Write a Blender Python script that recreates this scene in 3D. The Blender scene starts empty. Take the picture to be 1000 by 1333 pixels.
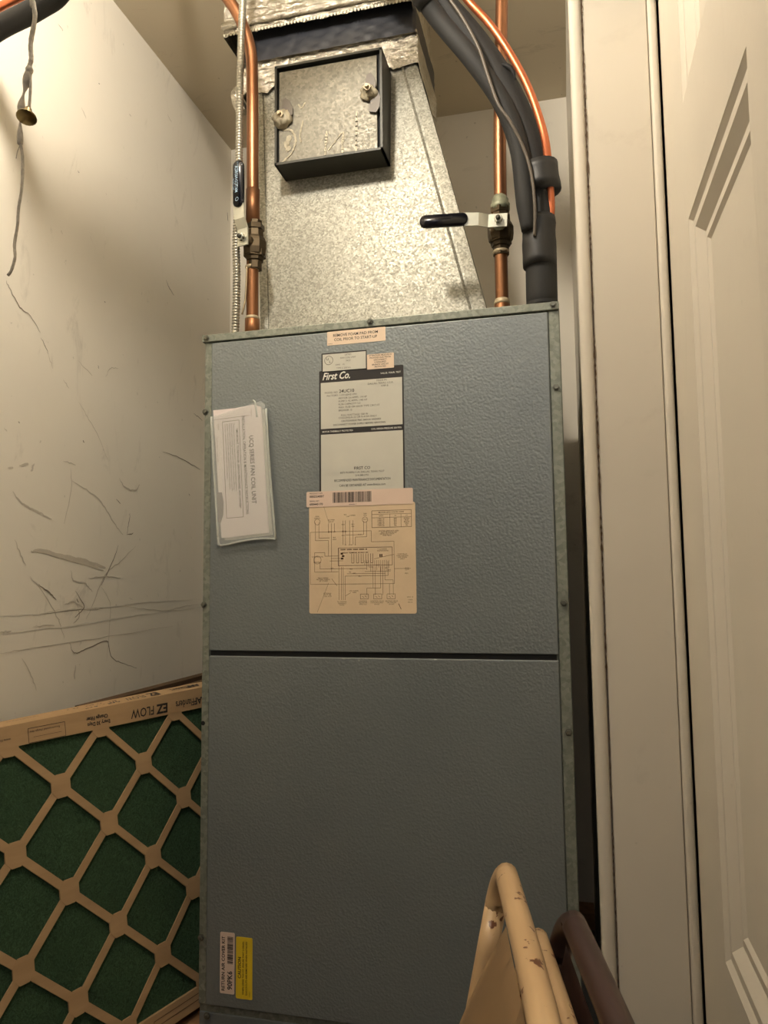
import bpy, bmesh, math, random
from mathutils import Vector, Matrix
random.seed(7)
PI = math.pi
C = bpy.context.scene.collection
scn = bpy.context.scene

# ------------------------------------------------------------------ camera
cam_d = bpy.data.cameras.new('camera'); cam = bpy.data.objects.new('camera', cam_d); C.objects.link(cam)
cam_d.sensor_fit = 'VERTICAL'; cam_d.sensor_height = 24.0; cam_d.lens = 24.0 * 978.0 / 1333.0
cam_d.clip_start = 0.02
cam.matrix_world = Matrix(((0.97117693, 0.03234699, 0.2361547, 0), (0.23809357, -0.08483958, -0.96752969, 0),
                           (-0.01126141, 0.99586943, -0.09009585, 1.32), (0, 0, 0, 1)))
scn.camera = cam
# ------------------------------------------------------------------ world, exposure
w = bpy.data.worlds.new('world'); scn.world = w; w.use_nodes = True
w.node_tree.nodes['Background'].inputs[0].default_value = (1.0, 0.98, 0.94, 1)
w.node_tree.nodes['Background'].inputs[1].default_value = 0.06
scn.view_settings.view_transform = 'Standard'; scn.view_settings.look = 'None'
scn.view_settings.gamma = 1; scn.view_settings.use_curve_mapping = False
scn.view_settings.exposure = 0.10
LAMP = Vector((-0.37, 0.60, 2.34)); LAMP_POWER = 440.0; LAMP_COL = (1.0, 0.91, 0.78)
# light of the room behind the photographer: its ceiling lamp
ld = bpy.data.lights.new('room_light', 'AREA'); ld.shape = 'RECTANGLE'; ld.size = 0.5; ld.size_y = 0.5
ld.energy = 4.5; ld.color = (1.0, 0.95, 0.90)
lo = bpy.data.objects.new('room_light', ld); C.objects.link(lo); lo.location = (0.0, -0.9, 2.35)
lo.rotation_euler = (math.radians(35), 0, 0)

# ------------------------------------------------------------------ materials
def srgb(r, g, b):
    f = lambda c: (c/255/12.92) if c/255 <= .04045 else ((c/255+.055)/1.055)**2.4
    return (f(r), f(g), f(b), 1)
class M:
    def __init__(s, name, rough=.5, metal=0, spec=.5):
        s.m = bpy.data.materials.new(name); s.m.use_nodes = True
        s.t = s.m.node_tree; s.b = s.t.nodes['Principled BSDF']
        s.b.inputs['Roughness'].default_value = rough; s.b.inputs['Metallic'].default_value = metal
        s.b.inputs['Specular IOR Level'].default_value = spec
        s.tc = s.n('ShaderNodeTexCoord')
    def n(s, k, **kw):
        x = s.t.nodes.new(k)
        for a, v in kw.items():
            if a in x.inputs: x.inputs[a].default_value = v
            else: setattr(x, a, v)
        return x
    def l(s, a, b): s.t.links.new(a, b)
    def map(s, scale=(1, 1, 1), rot=(0, 0, 0)):
        m = s.n('ShaderNodeMapping'); m.inputs['Scale'].default_value = scale; m.inputs['Rotation'].default_value = rot
        s.l(s.tc.outputs['Object'], m.inputs[0]); return m.outputs[0]
    def noise(s, scale, detail=3, rough=.5, vec=None, dist=0):
        x = s.n('ShaderNodeTexNoise'); x.inputs['Scale'].default_value = scale; x.inputs['Detail'].default_value = detail
        x.inputs['Roughness'].default_value = rough; x.inputs['Distortion'].default_value = dist
        s.l(vec or s.tc.outputs['Object'], x.inputs['Vector']); return x.outputs['Fac']
    def ramp(s, fac, stops):
        x = s.n('ShaderNodeValToRGB'); e = x.color_ramp.elements
        e[0].position, e[0].color = stops[0]; e[1].position, e[1].color = stops[-1]
        for p, c in stops[1:-1]:
            q = e.new(p); q.color = c
        s.l(fac, x.inputs[0]); return x.outputs[0]
    def mix(s, fac, a, b, mode='MIX'):
        x = s.n('ShaderNodeMix', data_type='RGBA', blend_type=mode)
        for k, v in ((0, fac), (6, a), (7, b)):
            if isinstance(v, bpy.types.NodeSocket): s.l(v, x.inputs[k])
            else: x.inputs[k].default_value = v
        return x.outputs[2]
    def col(s, c):
        if isinstance(c, bpy.types.NodeSocket): s.l(c, s.b.inputs['Base Color'])
        else: s.b.inputs['Base Color'].default_value = c
        return s
    def bump(s, h, strength=.3, dist=.001):
        x = s.n('ShaderNodeBump'); x.inputs['Strength'].default_value = strength; x.inputs['Distance'].default_value = dist
        s.l(h, x.inputs['Height']); s.l(x.outputs[0], s.b.inputs['Normal']); return s
BK, WH = (0, 0, 0, 1), (1, 1, 1, 1)
def plain(name, c, rough=.5, metal=0, var=.12, scale=30, bump=0, bscale=200):
    m = M(name, rough, metal)
    d = tuple(x*(1-var) for x in c[:3])+(1,)
    m.col(m.ramp(m.noise(scale, 4, .6), [(.35, d), (.65, c)]))
    if bump: m.bump(m.noise(bscale, 3), bump, .0006)
    return m.m
def wall_mat(name, base, dirt, amount=.5):
    m = M(name, .55, 0, .3)
    c = m.ramp(m.noise(2.2, 5, .6), [(.3, tuple(x*.93 for x in base[:3])+(1,)), (.7, base)])
    streak = m.ramp(m.noise(5, 6, .7, m.map((1, 3, 1.2), (.7, 0, 0)), 1.2), [(.60, BK), (.78, WH)])
    sp = m.ramp(m.noise(75, 2, .5), [(.74, BK), (.78, WH)])
    mul = m.n('ShaderNodeMath', operation='MULTIPLY'); m.l(streak, mul.inputs[0]); mul.inputs[1].default_value = amount
    c = m.mix(mul.outputs[0], c, dirt)
    mul2 = m.n('ShaderNodeMath', operation='MULTIPLY'); m.l(sp, mul2.inputs[0]); mul2.inputs[1].default_value = amount
    c = m.mix(mul2.outputs[0], c, dirt)
    m.col(c); m.bump(m.noise(45, 5, .6), .25, .001); return m.m
MW = wall_mat('cream_wall_paint', srgb(238, 231, 216), srgb(150, 142, 125), .35)
MC = wall_mat('ceiling_paint', srgb(204, 192, 168), srgb(132, 120, 98), .5)
MJ = wall_mat('jamb_paint', srgb(204, 196, 181), srgb(158, 148, 132), .3)
MD = wall_mat('door_paint', srgb(206, 198, 183), srgb(178, 170, 155), .25)
MFLOOR = plain('floor_vinyl', srgb(120, 100, 80), .6)
MCRACK = plain('cracked_brown_paint', srgb(82, 62, 42), .8)
MSCUFF = plain('grey_scuff', srgb(204, 195, 179), .8)
MMARKD = plain('dark_mark', srgb(140, 130, 116), .8)
MPALE = plain('pale_scratch', srgb(228, 222, 208), .8)
def pebble():
    m = M('pebbled_grey_steel', .46, .5, .5)
    big = m.noise(3, 3)
    m.col(m.ramp(big, [(.3, srgb(121, 127, 128)), (.7, srgb(133, 139, 139))]))
    v = m.n('ShaderNodeTexVoronoi', Scale=290.0); v.feature = 'SMOOTH_F1'
    m.l(m.tc.outputs['Object'], v.inputs['Vector'])
    a = m.n('ShaderNodeMath', operation='ADD'); m.l(v.outputs['Distance'], a.inputs[0]); m.l(m.noise(250, 3), a.inputs[1])
    m.bump(a.outputs[0], .36, .0012); return m.m
MPEB = pebble()
def galv(name, c1, c2, scale=240, rough=.42, metal=.65):
    m = M(name, rough, metal)
    v = m.n('ShaderNodeTexVoronoi', Scale=float(scale)); m.l(m.tc.outputs['Object'], v.inputs['Vector'])
    sep = m.n('ShaderNodeSeparateColor'); m.l(v.outputs['Color'], sep.inputs[0])
    base = m.ramp(sep.outputs[0], [(0, c1), (1, c2)])
    base = m.mix(m.ramp(m.noise(5, 4), [(.4, BK), (.7, (.35, .35, .35, 1))]), base, c1)
    m.col(base); m.l(m.ramp(sep.outputs[1], [(0, (rough-.08,)*3+(1,)), (1, (rough+.16,)*3+(1,))]), m.b.inputs['Roughness'])
    m.bump(m.noise(300, 2), .1, .0004); return m.m
MGAL = galv('galvanized_steel', srgb(124, 122, 111), srgb(176, 174, 161), 360, .5, .5)
MGALD = galv('dull_galvanized_steel', srgb(118, 122, 112), srgb(146, 150, 138), 200, .5, .5)
MBOXC = galv('access_cover_steel', srgb(106, 103, 92), srgb(128, 124, 112), 260, .5, .5)
MDARK = plain('dark_edge_steel', srgb(62, 62, 56), .5, .4)
MBLK = plain('black_gap', srgb(22, 22, 22), .8)
def foil():
    m = M('crinkled_foil_tape', .27, .95)
    m.col(m.ramp(m.noise(9, 5), [(.35, srgb(178, 172, 156)), (.65, srgb(212, 207, 194))]))
    v = m.n('ShaderNodeTexVoronoi', Scale=38.0); v.feature = 'DISTANCE_TO_EDGE'
    mp = m.map((1, 1, 2.2)); m.l(mp, v.inputs['Vector'])
    a = m.n('ShaderNodeMath', operation='ADD'); m.l(v.outputs['Distance'], a.inputs[0]); m.l(m.noise(60, 6, .7, None, 1.5), a.inputs[1])
    m.bump(a.outputs[0], .7, .006); return m.m
MFOIL = foil()
MFAB = plain('black_duct_fabric', srgb(38, 40, 46), .38, 0, .2, 12, .25, 8)
MSTITCH = plain('white_stitching', srgb(196, 190, 172), .6)
def copper(name, a, b, rough=.38):
    m = M(name, rough, .85)
    m.col(m.ramp(m.noise(14, 5, .6, m.map((1, 1, .35))), [(.3, a), (.7, b)])); return m.m
MCU = copper('copper_pipe', srgb(124, 84, 58), srgb(154, 108, 77))
MCUD = copper('tarnished_copper', srgb(104, 72, 48), srgb(140, 96, 64), .45)
MCUO = copper('bright_orange_copper', srgb(186, 104, 70), srgb(204, 120, 82), .38)
MBRASS = copper('tarnished_brass', srgb(58, 49, 36), srgb(84, 72, 54), .5)
MSOLDER = plain('pale_solder_flux', srgb(176, 160, 130), .5, .3)
MVERD = plain('flux_stained_brass', srgb(150, 152, 128), .5, .4, .35, 120)
MZINC = plain('zinc_plated_lever', srgb(196, 196, 182), .32, .7)
MSCREW = plain('dull_screw_zinc', srgb(112, 112, 102), .4, .7)
MVINYL = plain('black_vinyl_grip', srgb(16, 17, 24), .25)
MCOND = plain('steel_conduit', srgb(168, 164, 150), .38, .75)
MFOAM = plain('black_pipe_insulation', srgb(27, 27, 26), .75, 0, .1, 20, .3, 300)
MTAPE = plain('black_tape', srgb(24, 24, 24), .5, 0, .2, 40, .5, 90)
MCABLE = plain('grey_brown_cable', srgb(92, 84, 74), .5)
MSTRING = plain('dusty_grey_string', srgb(205, 196, 180), .9, 0, .35, 150, .8, 500)
MBELL = plain('antique_brass_bell', srgb(150, 134, 92), .25, .9)
MTAN = plain('tan_enamel', srgb(178, 148, 110), .38, 0, .08, 9)
def chipped():
    m = M('chipped_tan_enamel', .35)
    ch = m.ramp(m.noise(60, 4, .6), [(.61, BK), (.635, WH)])
    m.col(m.mix(ch, m.ramp(m.noise(8, 3), [(.3, srgb(188, 156, 116)), (.7, srgb(204, 172, 130))]), srgb(104, 62, 36))); return m.m
MTANC = chipped()
MBRN = plain('dark_brown_enamel', srgb(62, 43, 38), .35, 0, .15, 10)
MRUB = plain('grey_rubber', srgb(70, 66, 60), .8)
def card(name, a, b):
    m = M(name, .8, 0, .2)
    m.col(m.ramp(m.noise(4, 6, .65, m.map((1, 1, 9))), [(.3, a), (.7, b)])); return m.m
MCARD = card('brown_cardboard', srgb(166, 136, 100), srgb(182, 152, 114))
MCARDD = card('dark_cardboard', srgb(76, 58, 42), srgb(96, 76, 56))
def media():
    m = M('green_fiber_media', .95, 0, .1)
    f = m.noise(120, 6, .75, m.map((1, 1, 1)), 2.5)
    big = m.noise(9, 4, .6)
    c = m.ramp(f, [(.3, srgb(36, 54, 38)), (.7, srgb(80, 108, 80))])
    c = m.mix(m.ramp(big, [(.4, BK), (.75, (.5, .5, .5, 1))]), c, srgb(52, 72, 52))
    c = m.mix(m.ramp(m.noise(60, 2), [(.73, BK), (.78, (.6, .6, .6, 1))]), c, srgb(20, 26, 18))
    m.col(c); m.bump(f, .8, .004); return m.m
MGREEN = media()
MPLY = plain('particle_board', srgb(150, 112, 76), .8, 0, .3, 60)
MPAPER = plain('aged_peach_label', srgb(230, 207, 182), .5, 0, .07, 18, .2, 60)
MPAPER2 = plain('tan_diagram_label', srgb(220, 196, 162), .55, 0, .09, 14, .25, 50)
MPAPERG = plain('pale_grey_label', srgb(198, 196, 184), .45, 0, .05, 16)
MPINK = plain('pale_pink_label', srgb(220, 196, 178), .5, 0, .05, 20)
MYEL = plain('yellow_label', srgb(222, 190, 40), .5, 0, .08, 20)
MINK = plain('black_ink', srgb(34, 30, 28), .6)
MINKB = plain('brown_ink', srgb(92, 66, 48), .7)
MINKG = plain('grey_ink', srgb(92, 88, 80), .7)
MWHINK = plain('white_ink', srgb(224, 222, 212), .6)
MBLUINK = plain('pale_blue_ink', srgb(150, 176, 196), .6)
MBOOK = plain('white_booklet_paper', srgb(232, 220, 216), .6, 0, .05, 20)
def plastic():
    m = M('clear_plastic_film', .18); m.b.inputs['Transmission Weight'].default_value = 0
    m.b.inputs['Alpha'].default_value = .22; m.col(srgb(225, 228, 222)); m.bump(m.noise(60, 4), .5, .002); return m.m
MPLAST = plastic()
MGLUE = plain('dried_sealant', srgb(190, 180, 154), .5, 0, .45, 90, .6, 120)
MGLASS = M('frosted_bulb', .3); MGLASS.b.inputs['Emission Color'].default_value = LAMP_COL+(1,)
MGLASS.b.inputs['Emission Strength'].default_value = LAMP_POWER; MGLASS = MGLASS.m
MPORC = plain('white_porcelain', srgb(225, 222, 214), .25)

# ------------------------------------------------------------------ mesh helpers
def obj(name, bm, mat, parent=None, smooth=False):
    me = bpy.data.meshes.new(name); bm.normal_update(); bm.to_mesh(me); bm.free()
    if smooth:
        for p in me.polygons: p.use_smooth = True
    if mat: me.materials.append(mat)
    o = bpy.data.objects.new(name, me); C.objects.link(o)
    if parent: o.parent = parent; o.matrix_parent_inverse = Matrix.Translation(-parent.location)
    return o
def thing(name, label, cat, loc=(0, 0, 0), group=None):
    o = bpy.data.objects.new(name, None); C.objects.link(o); o.location = loc
    o.empty_display_size = .05; o['label'] = label; o['category'] = cat
    if group: o['group'] = group
    return o
def under(o):      # parts of a thing at loc keep their world coordinates
    return o
def box(bm, x0, x1, y0, y1, z0, z1, bev=0, seg=2):
    r = bmesh.ops.create_cube(bm, size=1)
    for v in r['verts']:
        v.co = Vector(((x0+x1)/2+v.co.x*(x1-x0), (y0+y1)/2+v.co.y*(y1-y0), (z0+z1)/2+v.co.z*(z1-z0)))
    if bev:
        es = list({e for v in r['verts'] for e in v.link_edges})
        bmesh.ops.bevel(bm, geom=es, offset=bev, segments=seg, affect='EDGES', profile=.5)
    return bm
def B(*a, **k): return box(bmesh.new(), *a, **k)
def catmull(pts, n):
    P = [Vector(p) for p in pts]; P = [2*P[0]-P[1]]+P+[2*P[-1]-P[-2]]; out = []
    for i in range(1, len(P)-2):
        for k in range(n):
            t = k/n; a, b, c, d = P[i-1:i+3]
            out.append(.5*((2*b)+(c-a)*t+(2*a-5*b+4*c-d)*t*t+(3*b-a-3*c+d)*t**3))
    out.append(P[-2]); return out
def tube(bm, pts, r, seg=12, caps=True, flat=None):
    """sweep a circle along pts; r a number or function of (index, count)"""
    n = len(pts); rings = []; prev = None
    for i, p in enumerate(pts):
        t = (pts[min(i+1, n-1)]-pts[max(i-1, 0)]).normalized()
        if prev is None:
            a = Vector((0, 0, 1)) if abs(t.z) < .9 else Vector((1, 0, 0)); u = t.cross(a).normalized()
        else: u = (prev-t*prev.dot(t)).normalized()
        prev = u; v = t.cross(u)
        rr = r(i, n) if callable(r) else r
        rings.append([bm.verts.new(p+(u*math.cos(2*PI*k/seg)+v*math.sin(2*PI*k/seg))*rr) for k in range(seg)])
    for a, b in zip(rings, rings[1:]):
        for k in range(seg): bm.faces.new((a[k], a[(k+1) % seg], b[(k+1) % seg], b[k]))
    if caps: bm.faces.new(rings[0][::-1]); bm.faces.new(rings[-1])
    return bm
def T(pts, r, seg=12, n=10, caps=True): return tube(bmesh.new(), catmull(pts, n) if n else [Vector(p) for p in pts], r, seg, caps)
def lathe(bm, base, axis, prof, seg=16, facets=None):
    """prof: list of (distance along axis, radius)"""
    axis = Vector(axis).normalized(); a = Vector((0, 0, 1)) if abs(axis.z) < .9 else Vector((1, 0, 0))
    u = axis.cross(a).normalized(); v = axis.cross(u); rings = []
    for h, r in prof:
        rings.append([bm.verts.new(Vector(base)+axis*h+(u*math.cos(2*PI*k/seg)+v*math.sin(2*PI*k/seg))*max(r, 1e-5)) for k in range(seg)])
    for p, q in zip(rings, rings[1:]):
        for k in range(seg): bm.faces.new((p[k], p[(k+1) % seg], q[(k+1) % seg], q[k]))
    bm.faces.new(rings[0][::-1]); bm.faces.new(rings[-1]); bmesh.ops.recalc_face_normals(bm, faces=bm.faces[:]); return bm
def prism(bm, poly, origin, u, v, depth):
    """extrude a 2-D polygon (u,v coordinates) by vector depth"""
    origin, u, v, depth = map(Vector, (origin, u, v, depth))
    a = [bm.verts.new(origin+u*x+v*y) for x, y in poly]; b = [bm.verts.new(p.co+depth) for p in a]
    n = len(a); bm.faces.new(a); bm.faces.new(b[::-1])
    for i in range(n): bm.faces.new((a[i], b[i], b[(i+1) % n], a[(i+1) % n]))
    bmesh.ops.recalc_face_normals(bm, faces=bm.faces[:]); return bm
def rrect(x0, x1, y0, y1, r, n=4):
    out = []
    for cx, cy, a0 in ((x1-r, y1-r, 0), (x0+r, y1-r, 90), (x0+r, y0+r, 180), (x1-r, y0+r, 270)):
        for k in range(n+1):
            a = math.radians(a0+90*k/n); out.append((cx+r*math.cos(a), cy+r*math.sin(a)))
    return out
# flat print: lettering turned into mesh on a plane given by origin o, right vector u, up vector v
def text_into(bm, s, o, u, v, size, align='LEFT', shear=0, bold=0, sx=1.0):
    cu = bpy.data.curves.new('t', 'FONT'); cu.body = s; cu.size = 1; cu.align_x = align; cu.shear = shear
    cu.offset = bold; cu.resolution_u = 2; cu.align_y = 'CENTER'
    to = bpy.data.objects.new('t', cu); C.objects.link(to); bpy.context.view_layer.update()
    me = to.evaluated_get(bpy.context.evaluated_depsgraph_get()).to_mesh()
    o, u, v = Vector(o), Vector(u).normalized(), Vector(v).normalized()
    vs = [bm.verts.new(o+u*(p.co.x*size*sx)+v*(p.co.y*size)) for p in me.vertices]
    for p in me.polygons:
        try: bm.faces.new([vs[i] for i in p.vertices])
        except ValueError: pass
    to.to_mesh_clear(); bpy.data.objects.remove(to); bpy.data.curves.remove(cu)
class Print:
    """collects lettering and line work lying on one plane"""
    def __init__(s, o, u, v): s.o, s.u, s.v = Vector(o), Vector(u).normalized(), Vector(v).normalized(); s.bm = bmesh.new()
    def P(s, x, y): return s.o+s.u*x+s.v*y
    def text(s, t, x, y, size, **k): text_into(s.bm, t, s.P(x, y), s.u, s.v, size, **k); return s
    def rect(s, x0, x1, y0, y1):
        s.bm.faces.new([s.bm.verts.new(s.P(*p)) for p in ((x0, y0), (x1, y0), (x1, y1), (x0, y1))]); return s
    def line(s, pts, w=.0004):
        for (xa, ya), (xb, yb) in zip(pts, pts[1:]):
            d = Vector((xb-xa, yb-ya)); 
            if d.length < 1e-6: continue
            n = Vector((-d.y, d.x)).normalized()*w/2
            s.bm.faces.new([s.bm.verts.new(s.P(*p)) for p in ((xa-n.x, ya-n.y), (xb-n.x, yb-n.y), (xb+n.x, yb+n.y), (xa+n.x, ya+n.y))])
        return s
    def frame(s, x0, x1, y0, y1, w=.0005): return s.line([(x0, y0), (x1, y0), (x1, y1), (x0, y1), (x0, y0)], w)
    def circle(s, x, y, r, w=.0005, n=20): return s.line([(x+r*math.cos(2*PI*k/n), y+r*math.sin(2*PI*k/n)) for k in range(n+1)], w)
    def disc(s, x, y, r, n=20): s.bm.faces.new([s.bm.verts.new(s.P(x+r*math.cos(2*PI*k/n), y+r*math.sin(2*PI*k/n))) for k in range(n)]); return s
    def bars(s, x0, x1, y0, y1, n, vertical=True, seed=3):
        rnd = random.Random(seed); L = (x1-x0) if vertical else (y1-y0); p = 0; u = L/(n*2.0)
        while p < L*.985:
            wd = u*rnd.choice((.6, 1, 1.7)); wd = min(wd, L-p)
            if vertical: s.rect(x0+p, x0+p+wd, y0, y1)
            else: s.rect(x0, x1, y0+p, y0+p+wd)
            p += wd+u*rnd.choice((.6, 1, 1.2))
        return s
    def done(s, name, mat, parent):
        o = obj(name, s.bm, mat, parent); o['kind'] = 'stuff'; return o

# ================================================================== the room
def struct(name, bm, mat, smooth=False):
    o = obj(name, bm, mat, None, smooth); o['kind'] = 'structure'; return o
WX, BY, CZ = -0.836, 1.756, 2.464
struct('floor', B(-1.3, 1.4, -1.6, 1.9, -.08, 0), MFLOOR)
wl = struct('wall_left', B(WX-.1, WX, -.35, BY+.1, 0, CZ), MW)
struct('wall_back', B(WX, .25, BY, BY+.1, 0, CZ), MW)
struct('ceiling', B(WX-.1, 1.0, -.35, BY+.1, CZ, CZ+.1), MC)
struct('wall_right', box(B(.031, .30, 1.02, BY, 0, CZ), .138, 1.0, 1.02, 1.13, 0, CZ), MW)
# door casing: flat board, a rounded bead at each edge
tr = struct('trim_1', B(.0435, .1255, 1.0, 1.0195, 0, CZ, bev=.0015), MJ)
bd = obj('edge_bead', B(.0245, .0415, .996, 1.0195, 0, CZ, bev=.007, seg=4), MJ, tr, True)
bd2 = obj('edge_bead', B(.1262, .1372, .992, 1.0195, 0, CZ, bev=.004, seg=3), MJ, tr, True)
# cracked brown line between bead and board
bm = bmesh.new(); z = .3; rnd = random.Random(5); L = []
while z < CZ-.01:
    wdt = .0002+.0009*abs(math.sin(z*9+math.sin(z*31)))*rnd.random()*(1.5 if 1.2 < z < 2.3 else .5)
    L.append((.0424+rnd.uniform(-.0003, .0003), wdt, z)); z += .004
for (x, a, z0), (x1, b, z1) in zip(L, L[1:]):
    bm.faces.new([bm.verts.new(p) for p in ((x-a, .9985, z0), (x+a, .9985, z0), (x1+b, .9985, z1), (x1-b, .9985, z1))])
ck = obj('paint_crack', bm, MCRACK, tr)
# platform the filters stand on
pf = struct('trim_2', B(WX, -.585, .70, BY, .585, .618), MPLY)
obj('support_board', B(WX, -.585, .70, .72, 0, .585), MPLY, pf)
obj('back_ledge_board', B(-.585, .03, 1.70, BY, .585, .618), MPLY, pf)

# scuffs, scratches and other thin marks on the left wall: y, z points
def ribbon(bm, pts, wdt, x=WX+.0004, jitter=.0012, n=6):
    P = catmull([(x+random.uniform(0, .0003), y, z) for y, z in pts], n); rnd = random.Random(int(pts[0][0]*1e4))
    P = [p+Vector((0, rnd.uniform(-jitter, jitter), rnd.uniform(-jitter, jitter))) for p in P]
    for i, (a, b) in enumerate(zip(P, P[1:])):
        t = (b-a).normalized(); nn = Vector((0, -t.z, t.y))
        wa = wdt*(.25+.75*math.sin(PI*(i+.02)/len(P)))/2; wb = wdt*(.25+.75*math.sin(PI*(i+1)/len(P)))/2
        bm.faces.new([bm.verts.new(q) for q in (a-nn*wa, b-nn*wb, b+nn*wb, a+nn*wa)])
SC_D=[([(1.0556, 1.3188), (1.0795, 1.3073), (1.099, 1.2926)], 0.005), ([(1.2754, 1.3919), (1.2557, 1.3566), (1.2236, 1.3165)], 0.004), ([(1.1384, 1.2181), (1.1508, 1.2005), (1.1836, 1.203), (1.244, 1.214), (1.2586, 1.1843), (1.2904, 1.169), (1.3462, 1.1512)], 0.004), ([(1.0427, 1.2696), (1.1219, 1.2737), (1.1931, 1.2753), (1.2867, 1.2758)], 0.002), ([(1.1494, 1.306), (1.1745, 1.2791), (1.1512, 1.2614)], 0.004), ([(1.1529, 1.2929), (1.1591, 1.2871)], 0.004), ([(1.4306, 1.5995), (1.5185, 1.5954), (1.6004, 1.5835)], 0.0035), ([(1.3133, 1.4567), (1.3101, 1.4395), (1.3035, 1.4158)], 0.003), ([(1.3036, 1.4146), (1.326, 1.4171)], 0.004), ([(1.0429, 1.7253), (1.0539, 1.7141), (1.0624, 1.7037)], 0.003), ([(1.1597, 1.5743), (1.1641, 1.5712)], 0.004), ([(1.1997, 1.7238), (1.2006, 1.7159)], 0.003), ([(1.5659, 1.7114), (1.6084, 1.7035)], 0.0035), ([(0.9975, 1.5751), (0.9996, 1.5728)], 0.003), ([(1.5481, 1.5207), (1.5522, 1.5172)], 0.003), ([(1.2652, 1.4795), (1.2797, 1.4726)], 0.003), ([(1.4341, 1.98), (1.4475, 1.9678), (1.4704, 1.9576)], 0.004), ([(0.9606, 1.7897), (0.9746, 1.7752), (0.9924, 1.7592), (1.0174, 1.7528), (1.0402, 1.7346)], 0.0035), ([(1.2141, 1.8507), (1.2171, 1.8488)], 0.003), ([(1.0629, 2.2933), (1.0737, 2.2911)], 0.003), ([(1.1802, 2.2638), (1.1831, 2.2639)], 0.0035), ([(1.7347, 2.2817), (1.7387, 2.2586)], 0.006), ([(1.6538, 2.551), (1.68, 2.5389)], 0.004), ([(1.1266, 2.0606), (1.1293, 2.0597)], 0.003)]  # dark scuffs, with a thin slanting line among them
SC_G=[([(0.9986, 1.3886), (1.0115, 1.3656), (1.0243, 1.3489)], 0.005), ([(1.0356, 1.3715), (1.0583, 1.374), (1.1181, 1.3651), (1.1774, 1.359), (1.2357, 1.3482)], 0.016), ([(1.0481, 1.3736), (1.1354, 1.3618), (1.2292, 1.3442)], 0.012), ([(1.3344, 1.3922), (1.2836, 1.3612), (1.2361, 1.3363), (1.2052, 1.2896), (1.1815, 1.2561)], 0.004), ([(1.0349, 1.332), (1.0719, 1.3004), (1.1058, 1.2601), (1.1239, 1.2265)], 0.004), ([(1.3011, 1.2753), (1.394, 1.2645), (1.4624, 1.2603), (1.5367, 1.2667), (1.6075, 1.2682)], 0.003), ([(0.9733, 1.2478), (0.9958, 1.2476)], 0.006), ([(1.0435, 1.2515), (1.0953, 1.2518)], 0.004), ([(0.9748, 1.2157), (1.0159, 1.2173), (1.1242, 1.2193), (1.2471, 1.2209), (1.4814, 1.2254)], 0.0025), ([(1.1362, 1.3433), (1.1428, 1.3247), (1.1728, 1.3208), (1.1983, 1.3052)], 0.006), ([(1.1215, 1.2847), (1.1443, 1.2876), (1.1807, 1.2751), (1.2318, 1.273)], 0.006), ([(1.15, 1.2911), (1.163, 1.2645), (1.1458, 1.2506)], 0.005), ([(1.1848, 1.3284), (1.2296, 1.3323), (1.2848, 1.3283)], 0.004), ([(1.2238, 1.3126), (1.2515, 1.2842), (1.253, 1.2443), (1.2453, 1.1777)], 0.003), ([(1.1545, 1.1799), (1.1526, 1.1545)], 0.007), ([(1.0212, 1.2045), (1.0418, 1.1789), (1.058, 1.1497)], 0.004), ([(1.0624, 1.7037), (1.0741, 1.683)], 0.003), ([(1.1448, 1.642), (1.167, 1.6235), (1.2, 1.5943), (1.2349, 1.5517)], 0.003), ([(1.1026, 1.67), (1.1174, 1.6586)], 0.003), ([(0.9904, 1.4633), (1.0151, 1.4454), (1.0452, 1.4378), (1.0824, 1.4266)], 0.007), ([(1.2745, 1.5201), (1.2931, 1.5056), (1.3307, 1.5035), (1.3458, 1.5183)], 0.006), ([(1.1328, 1.4981), (1.1724, 1.4875), (1.2179, 1.4687), (1.2527, 1.4394), (1.289, 1.4129)], 0.006), ([(0.9772, 1.4985), (0.9887, 1.5002)], 0.008), ([(1.0027, 1.5056), (1.0218, 1.5119)], 0.009), ([(1.0368, 1.5141), (1.0298, 1.5008)], 0.008), ([(1.1084, 1.5292), (1.1404, 1.5276)], 0.004), ([(1.1289, 1.5202), (1.1305, 1.4827), (1.1158, 1.4217)], 0.004), ([(1.1389, 1.7145), (1.1831, 1.699)], 0.003), ([(0.9675, 1.5589), (0.9732, 1.555)], 0.003), ([(1.2223, 1.7074), (1.2387, 1.7285), (1.2633, 1.734)], 0.003), ([(1.1314, 2.184), (1.1454, 2.1721)], 0.004), ([(1.4298, 2.3603), (1.4474, 2.3511)], 0.004), ([(1.2819, 2.2671), (1.2885, 2.2666)], 0.004)]
SC_P=[([(0.9721, 1.273), (1.0426, 1.2709), (1.1218, 1.2756), (1.245, 1.2765), (1.3935, 1.2798), (1.6125, 1.2805)], 0.004), ([(0.9734, 1.2453), (1.0691, 1.2464), (1.1818, 1.2485), (1.3544, 1.2554), (1.613, 1.262)], 0.005), ([(1.1472, 1.2174), (1.1678, 1.2186), (1.1651, 1.2121)], 0.006), ([(1.3153, 1.2898), (1.3265, 1.2882)], 0.005), ([(1.3768, 1.2942), (1.3834, 1.2923)], 0.006), ([(1.4197, 1.2977), (1.4249, 1.2914)], 0.006)]
for nm_, lst, mt_ in (('dark_wall_marks', SC_D, MMARKD), ('grey_scuffs', SC_G, MSCUFF), ('pale_scratches', SC_P, MPALE)):
    bm = bmesh.new()
    for pts_, w_ in lst: ribbon(bm, pts_, w_*.5)
    o_ = obj(nm_, bm, mt_, wl); o_['kind'] = 'stuff'

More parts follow.
